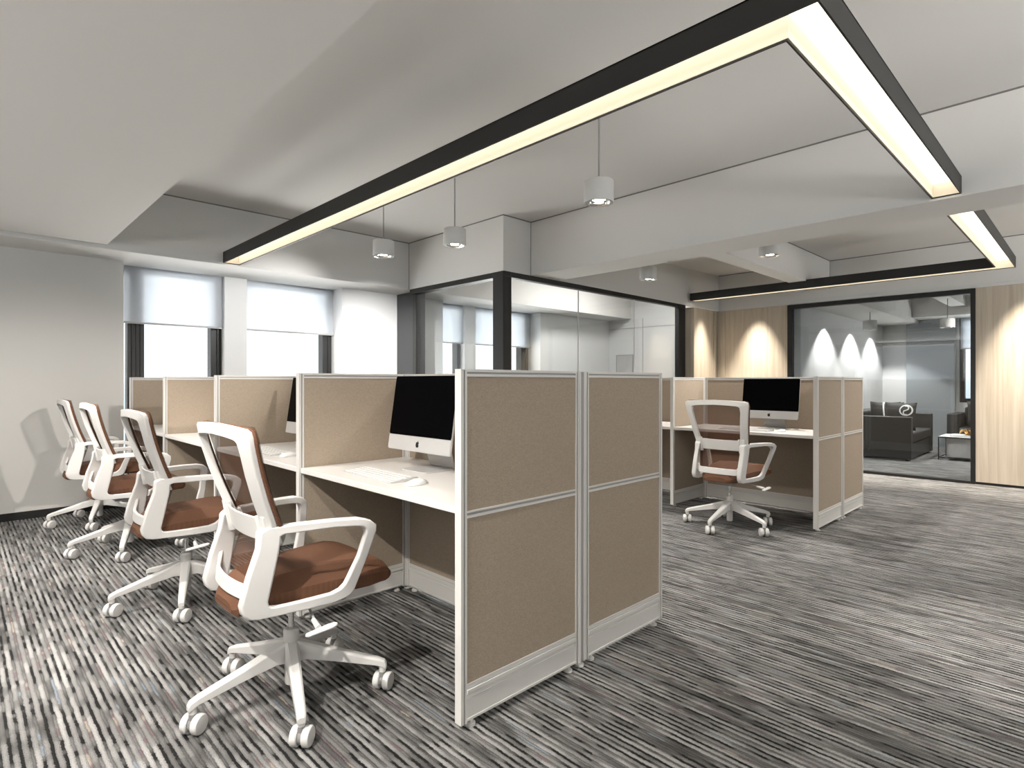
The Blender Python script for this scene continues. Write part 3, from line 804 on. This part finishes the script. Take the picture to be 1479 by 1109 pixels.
def make_mouse(label, loc, rotz):
    secs = []
    for x, w, h in ((-.055, .006, .005), (-.050, .018, .010), (-.035, .026, .018), (-.005, .030, .024), (.025, .029, .022), (.045, .022, .014), (.054, .008, .006)):
        secs.append([(x, w*math.cos(a), .001+max(0, h*math.sin(a))) for a in [2*PI*i/16 for i in range(16)]])
    o = obj('mouse', MB().loft(secs), M['key'], loc=loc, smooth=60)
    o.rotation_euler.z = rotz
    return tag(o, label, 'mouse')
m0 = make_mouse('white mouse beside the nearest keyboard', (1.352, 1.945, .7422), .15)
for l, lb in (((1.352, 3.19, .7422), 'white mouse in second cubicle beside its keyboard'), ((4.965, 1.86, .7422), 'white mouse on the far cubicle worktop')):
    o = m0.copy(); C.objects.link(o); o.location = l; o['label'] = lb

# ------------------------------------------------------------------ lounge furniture
def cushion_box(w, d, h, rad=.03):
    return MB().box(0, w, 0, d, 0, h)
s = thing('sofa', 'long dark sofa behind the lounge glass, arm end toward viewer', 'sofa', (9.98, 1.92, 0))
obj('armrest', MB().box(0, .13, 0, .93, .03, .645), M['sofa'], s, bevel=.012, seg=3)
obj('armrest', MB().box(1.43, 1.56, 0, .93, .03, .645), M['sofa'], s, bevel=.012, seg=3)
obj('base', MB().box(.13, 1.43, .02, .92, .03, .26), M['sofa'], s, bevel=.008)
obj('seat_cushion', MB().box(.135, 1.425, 0.0, .70, .262, .41), M['sofa'], s, bevel=.03, seg=4)
obj('backrest', MB().box(.135, 1.425, .70, .92, .262, .70), M['sofa'], s, bevel=.03, seg=4)
for x in (.05, 1.51):
    for y in (.06, .87): obj('leg', MB().lathe([(.02, 0), (.02, .035)], (x, y, 0), 12), M['black'], s, smooth=40)
s = thing('armchair', 'dark armchair under the lounge window', 'armchair', (11.62, .55, 0))
obj('armrest', MB().box(0, .85, 1.06, 1.20, .03, .64), M['sofa'], s, bevel=.012, seg=3)
obj('armrest', MB().box(0, .85, 0, .14, .03, .64), M['sofa'], s, bevel=.012, seg=3)
obj('base', MB().box(.01, .85, .14, 1.06, .03, .26), M['sofa'], s, bevel=.008)
obj('seat_cushion', MB().box(0, .65, .145, 1.055, .262, .42), M['sofa'], s, bevel=.03, seg=4)
obj('backrest', MB().box(.65, .86, .145, 1.055, .262, .74), M['sofa'], s, bevel=.03, seg=4)
for x in (.06, .8):
    for y in (.06, 1.14): obj('leg', MB().lathe([(.02, 0), (.02, .035)], (x, y, 0), 12), M['black'], s, smooth=40)

def make_pillow(label, loc, rot, size=.42, emblem=True, stripe=False, em=(0, 0)):
    r = thing('throw_pillow', label, 'cushion', loc); r.rotation_euler = rot
    h = size/2; n = 12; vs = []; fs = []
    for side in (-1, 1):
        for i in range(n+1):
            for j in range(n+1):
                u, v = -1+2*i/n, -1+2*j/n
                e = (1-abs(u)**2.5)*(1-abs(v)**2.5)
                pin = 1-.07*(1-abs(u)**2)*abs(v)**4-.0
                pin2 = 1-.07*(1-abs(v)**2)*abs(u)**4
                vs.append((side*.075*max(0, e)**.55, u*h*pin2, v*h*pin))
    k = (n+1)*(n+1)
    for sd in (0, 1):
        for i in range(n):
            for j in range(n):
                a = sd*k+i*(n+1)+j; fs.append((a, a+1, a+n+2, a+n+1))
    obj('cover', MB().add(vs, fs), M['pillow'], r, smooth=180)
    def face(u, v, w):
        u += em[0]; v += em[1]
        e_ = max(0, (1-abs(u/h)**2.5)*(1-abs(v/h)**2.5))**.55
        return (-.075*e_-w, u, v)
    if emblem:
        N_ = 28; R1, R2 = .085, .068
        c = lambda R: [(R*math.cos(2*PI*i/N_), R*math.sin(2*PI*i/N_)) for i in range(N_)]
        e = MB().ring(c(R1), c(R2), face, -.012, .003)
        def arc(cx, cy, R, t, a0, a1):
            pts = [(cx+R*math.cos(math.radians(a0+(a1-a0)*i/10)), cy+R*math.sin(math.radians(a0+(a1-a0)*i/10))) for i in range(11)]
            inn = [(cx+(R-t)*math.cos(math.radians(a0+(a1-a0)*i/10)), cy+(R-t)*math.sin(math.radians(a0+(a1-a0)*i/10))) for i in range(11)]
            e.prism(pts+inn[::-1], face, -.012, .003)
        arc(.0, .034, .038, .014, 60, 270); arc(.0, -.034, .038, .014, -120, 90)
        e.prism([(.0, .0), (.03, .0), (.03, -.013), (.0, -.013)], face, -.012, .003)
        obj('emblem', e, M['emblem'], r)
    if stripe:
        st = []
        for i in range(13):
            v = -1+2*i/12; u = .15+.12*v
            ee = max(0, (1-abs(u)**2.5)*(1-abs(v)**2.5))**.55*.075
            st.append([(-ee-.003, (u-.05)*h, v*h*.97), (-ee-.003, (u+.05)*h, v*h*.97), (-ee+.01, (u+.05)*h, v*h*.97), (-ee+.01, (u-.05)*h, v*h*.97)])
        obj('stripe', MB().loft(st), M['emblem'], r)
    return r
make_pillow('dark cushion with round white emblem on the long sofa', (10.21, 2.10, .645), (0, .14, -.12), em=(-.09, .085))
make_pillow('dark cushion with curved white stripe on the long sofa', (10.38, 2.30, .64), (0, .14, .0), emblem=False, stripe=True)
make_pillow('dark plain cushion on the long sofa behind the striped one', (10.56, 2.38, .64), (0, .14, .02), emblem=False)
make_pillow('dark cushion with round white emblem on the window armchair', (12.10, 1.34, .635), (0, .25, .1))

t = thing('coffee_table', 'low white table with thin black frame behind lounge glass', 'coffee table', (10.53, .86, 0))
b = MB(); e = .012
for x in (0, .6-e):
    for y in (0, .83-e): b.box(x, x+e, y, y+e, 0, .34)
for z in (.03, .328):
    b.box(0, .6, 0, e, z, z+e).box(0, .6, .83-e, .83, z, z+e).box(0, e, 0, .83, z, z+e).box(.6-e, .6, 0, .83, z, z+e)
obj('frame', b, M['black'], t)
obj('top', MB().box(.004, .596, .004, .826, .3405, .352), M['marble'], t, bevel=.002)
obj('box_body', MB().box(.05, .56, .10, .74, .045, .327), M['marble'], t, bevel=.003)
o = tag(obj('magazine', MB().box(0, .26, 0, .34, 0, .022), M['paper'], loc=(10.62, 1.22, .3525), bevel=.002), 'white book lying on the lounge coffee table', 'book')
r = thing('leaf_ornament', 'gold leaf ornament on the white book in the lounge', 'ornament', (10.72, 1.36, .3748))
for k in range(9):
    a = 2*PI*k/9+.2; L_ = .11 if k % 2 else .085
    secs = []
    for i in range(7):
        q = i/6; d = .01+L_*q; z = .012+.06*math.sin(PI*min(1, q*.95))*(1.1 if k % 2 else .7)
        w_ = .005+.026*math.sin(PI*q)
        secs.append([(d*math.cos(a)-s_*w_*math.sin(a), d*math.sin(a)+s_*w_*math.cos(a), z+zz_) for s_, zz_ in ((-1, .004), (0, -.006), (1, .004), (0, .0))])
    obj('leaf', MB().loft(secs), M['gold'], r, smooth=50)
obj('core', MB().lathe([(.03, .0005), (.035, .012), (.02, .03), (.005, .036)], n=14), M['gold'], r, smooth=60)

r = thing('wall_picture', 'pale framed picture on the white wall inside the glass office', 'picture', (8.688, 6.0, 1.35))
obj('frame', MB().ring(rr(.36, .60, .001, 1), rr(.33, .57, .001, 1), lambda u, v, w: (w, u, v), -.008, .010), M['alug'], r)
obj('artwork', MB().box(-.004, .008, -.165, .165, -.285, .285), M['art'], r)

# ------------------------------------------------------------------ groups of repeats
GR = {'office_chair': 'white framed office chairs', 'partition_panel': 'beige partition panels of the cubicles', 'partition_post': 'aluminium posts of the cubicles', 'worktop': 'white cubicle worktops',
      'desktop_computer': 'black-screen computers on the worktops', 'keyboard': 'white keyboards', 'mouse': 'white mice', 'pendant_light': 'white cylinder pendant lights',
      'linear_pendant_light': 'black linear lights', 'roller_blind': 'pale roller blinds', 'throw_pillow': 'dark lounge cushions'}
for o in list(C.objects):
    if o.parent is None and o.name.split('.')[0] in GR: o['group'] = GR[o.name.split('.')[0]]

# ------------------------------------------------------------------ light
def spot(name, loc, tgt, energy, size, blend, col=(1, .95, .88), rad=.03):
    l = bpy.data.lights.new(name, 'SPOT'); l.energy = energy; l.spot_size = math.radians(size); l.spot_blend = blend; l.color = col; l.shadow_soft_size = rad
    o = bpy.data.objects.new(name, l); C.objects.link(o); o.location = loc
    d = Vector(tgt)-Vector(loc); o.rotation_euler = d.to_track_quat('-Z', 'Y').to_euler()
    return o
WARM = (1, .95, .89)
for y, tx, ty in ((1.25, .9, 2.1), (3.95, .9, 4.75)):
    spot('soffit_downlight', (-.55, y, 2.295), (tx, ty, .3), 230, 62, .8, WARM)
for y in (1.5, 3.1, 4.75):
    spot('soffit_downlight', (.03, y, 2.295), (.03, y, 0), 108, 150, .9, WARM)
    spot('soffit_downlight', (.0, y, 2.293), (.02, y, 0), 330 if y == 3.1 else 80, 42, 1, WARM)
for x, y, zc, lb in PEND:
    spot('pendant_and_fill_spot', (x, y, ZP-.004), (x, y, 0), 130, 120, .8, WARM, .025)
spot('pendant_and_fill_spot', (3.28, .18, ZP), (3.28, .18, 0), 260, 44, 1, WARM)
spot('linear_light_corner', (1.93, .66, 2.296), (.55, 6.1, .85), 320, 26, .8, WARM, .04)
for y in (3.43, 2.0, .55):
    spot('wall_washer', (7.98, y, 2.70), (8.13, y, 0), 640, 46, .95, (1, .92, .80), .02)
spot('wall_washer', (7.80, 3.76, 2.70), (7.80, 3.9, 0), 460, 46, .95, (1, .92, .80), .02)
for x in (9.39, 10.69, 11.88):
    spot('lounge_washer', (x, 2.60, 2.21), (x, 2.68, 0), 120, 98, .35, (1, .97, .93), .02)
spot('lounge_fill_spot', (10.4, .9, 2.55), (10.4, .9, 0), 380, 130, 1, WARM)  # added fill to brighten the lounge, no fixture modelled
spot('pendant_and_fill_spot', (2.77, 4.50, ZP-.01), (2.2, 6.5, 1.7), 130, 62, 1, (1, .98, .96))  # added fill from the pendant position, brightens the pier and blinds
spot('column_fill_spot', (2.77, 4.50, ZP-.01), (3.75, 6.35, 1.3), 420, 58, 1, (1, .98, .96))  # added fill that whitens the column, not a real washer
al = bpy.data.lights.new('office_fill_area', 'AREA'); al.energy = 45; al.shape = 'RECTANGLE'; al.size = 1.8; al.size_y = .5; al.color = (1, .98, .95)  # added area fill for the glass office, no actual ceiling fixture
ao = bpy.data.objects.new('office_fill_area', al); C.objects.link(ao); ao.location = (6.8, 5.0, 2.84)
for y in (-.6, 1.2): spot('far_fill_spot', (6.5, y, 2.74), (6.5, y, 0), 190, 130, 1, WARM)  # added fill lifting the far floor and wood wall

W = bpy.data.worlds.new('world'); bpy.context.scene.world = W; W.use_nodes = True
nt = W.node_tree; N, L = nt.nodes, nt.links
bg = N['Background']
tc = N.new('ShaderNodeTexCoord'); sp = N.new('ShaderNodeSeparateXYZ'); L.new(tc.outputs['Generated'], sp.inputs[0])
rp = N.new('ShaderNodeValToRGB'); L.new(math_(N, L, 'MULTIPLY_ADD', sp.outputs['Z'], .5, .5), rp.inputs[0])
cr = rp.color_ramp
cr.elements[0].position = .0; cr.elements[0].color = (2.7, 2.63, 2.52, 1)  # below-horizon part boosted as added uplight for the ceilings
cr.elements[1].position = 1; cr.elements[1].color = (.10, .108, .115, 1)
for p, c in ((.38, (2.7, 2.63, 2.52)), (.44, (.30, .33, .35)), (.485, (.20, .25, .29)), (.505, (.29, .30, .31)), (.545, (.28, .29, .30)), (.585, (.10, .105, .11))):
    e = cr.elements.new(p); e.color = (*c, 1)
L.new(rp.outputs[0], bg.inputs['Color']); bg.inputs['Strength'].default_value = 5.0

# ------------------------------------------------------------------ camera
F_, HY, CX_ = 827.7, 551.5, 739.5
cam = bpy.data.cameras.new('camera'); co = bpy.data.objects.new('camera', cam); C.objects.link(co)
ang = math.atan2(849.5, 827.7)
fwd = Vector((math.cos(ang), math.sin(ang), 0))
co.location = (0, 0, 1.16); co.rotation_euler = fwd.to_track_quat('-Z', 'Y').to_euler()
cam.sensor_width = 36; cam.sensor_fit = 'HORIZONTAL'; cam.lens = F_/1479*36
cam.shift_y = -(554.5-HY)/1479
cam.clip_start = .02; cam.clip_end = 200
sc = bpy.context.scene
sc.camera = co
sc.view_settings.view_transform = 'Standard'; sc.view_settings.look = 'None'; sc.view_settings.exposure = 0; sc.view_settings.gamma = 1
try: sc.view_settings.use_curve_mapping = False
except Exception: pass
sc.cycles.max_bounces = 10; sc.cycles.diffuse_bounces = 2; sc.cycles.glossy_bounces = 4; sc.cycles.transparent_max_bounces = 24
sc.cycles.sample_clamp_indirect = 6; sc.cycles.caustics_reflective = False; sc.cycles.caustics_refractive = False
sc.cycles.use_denoising = True
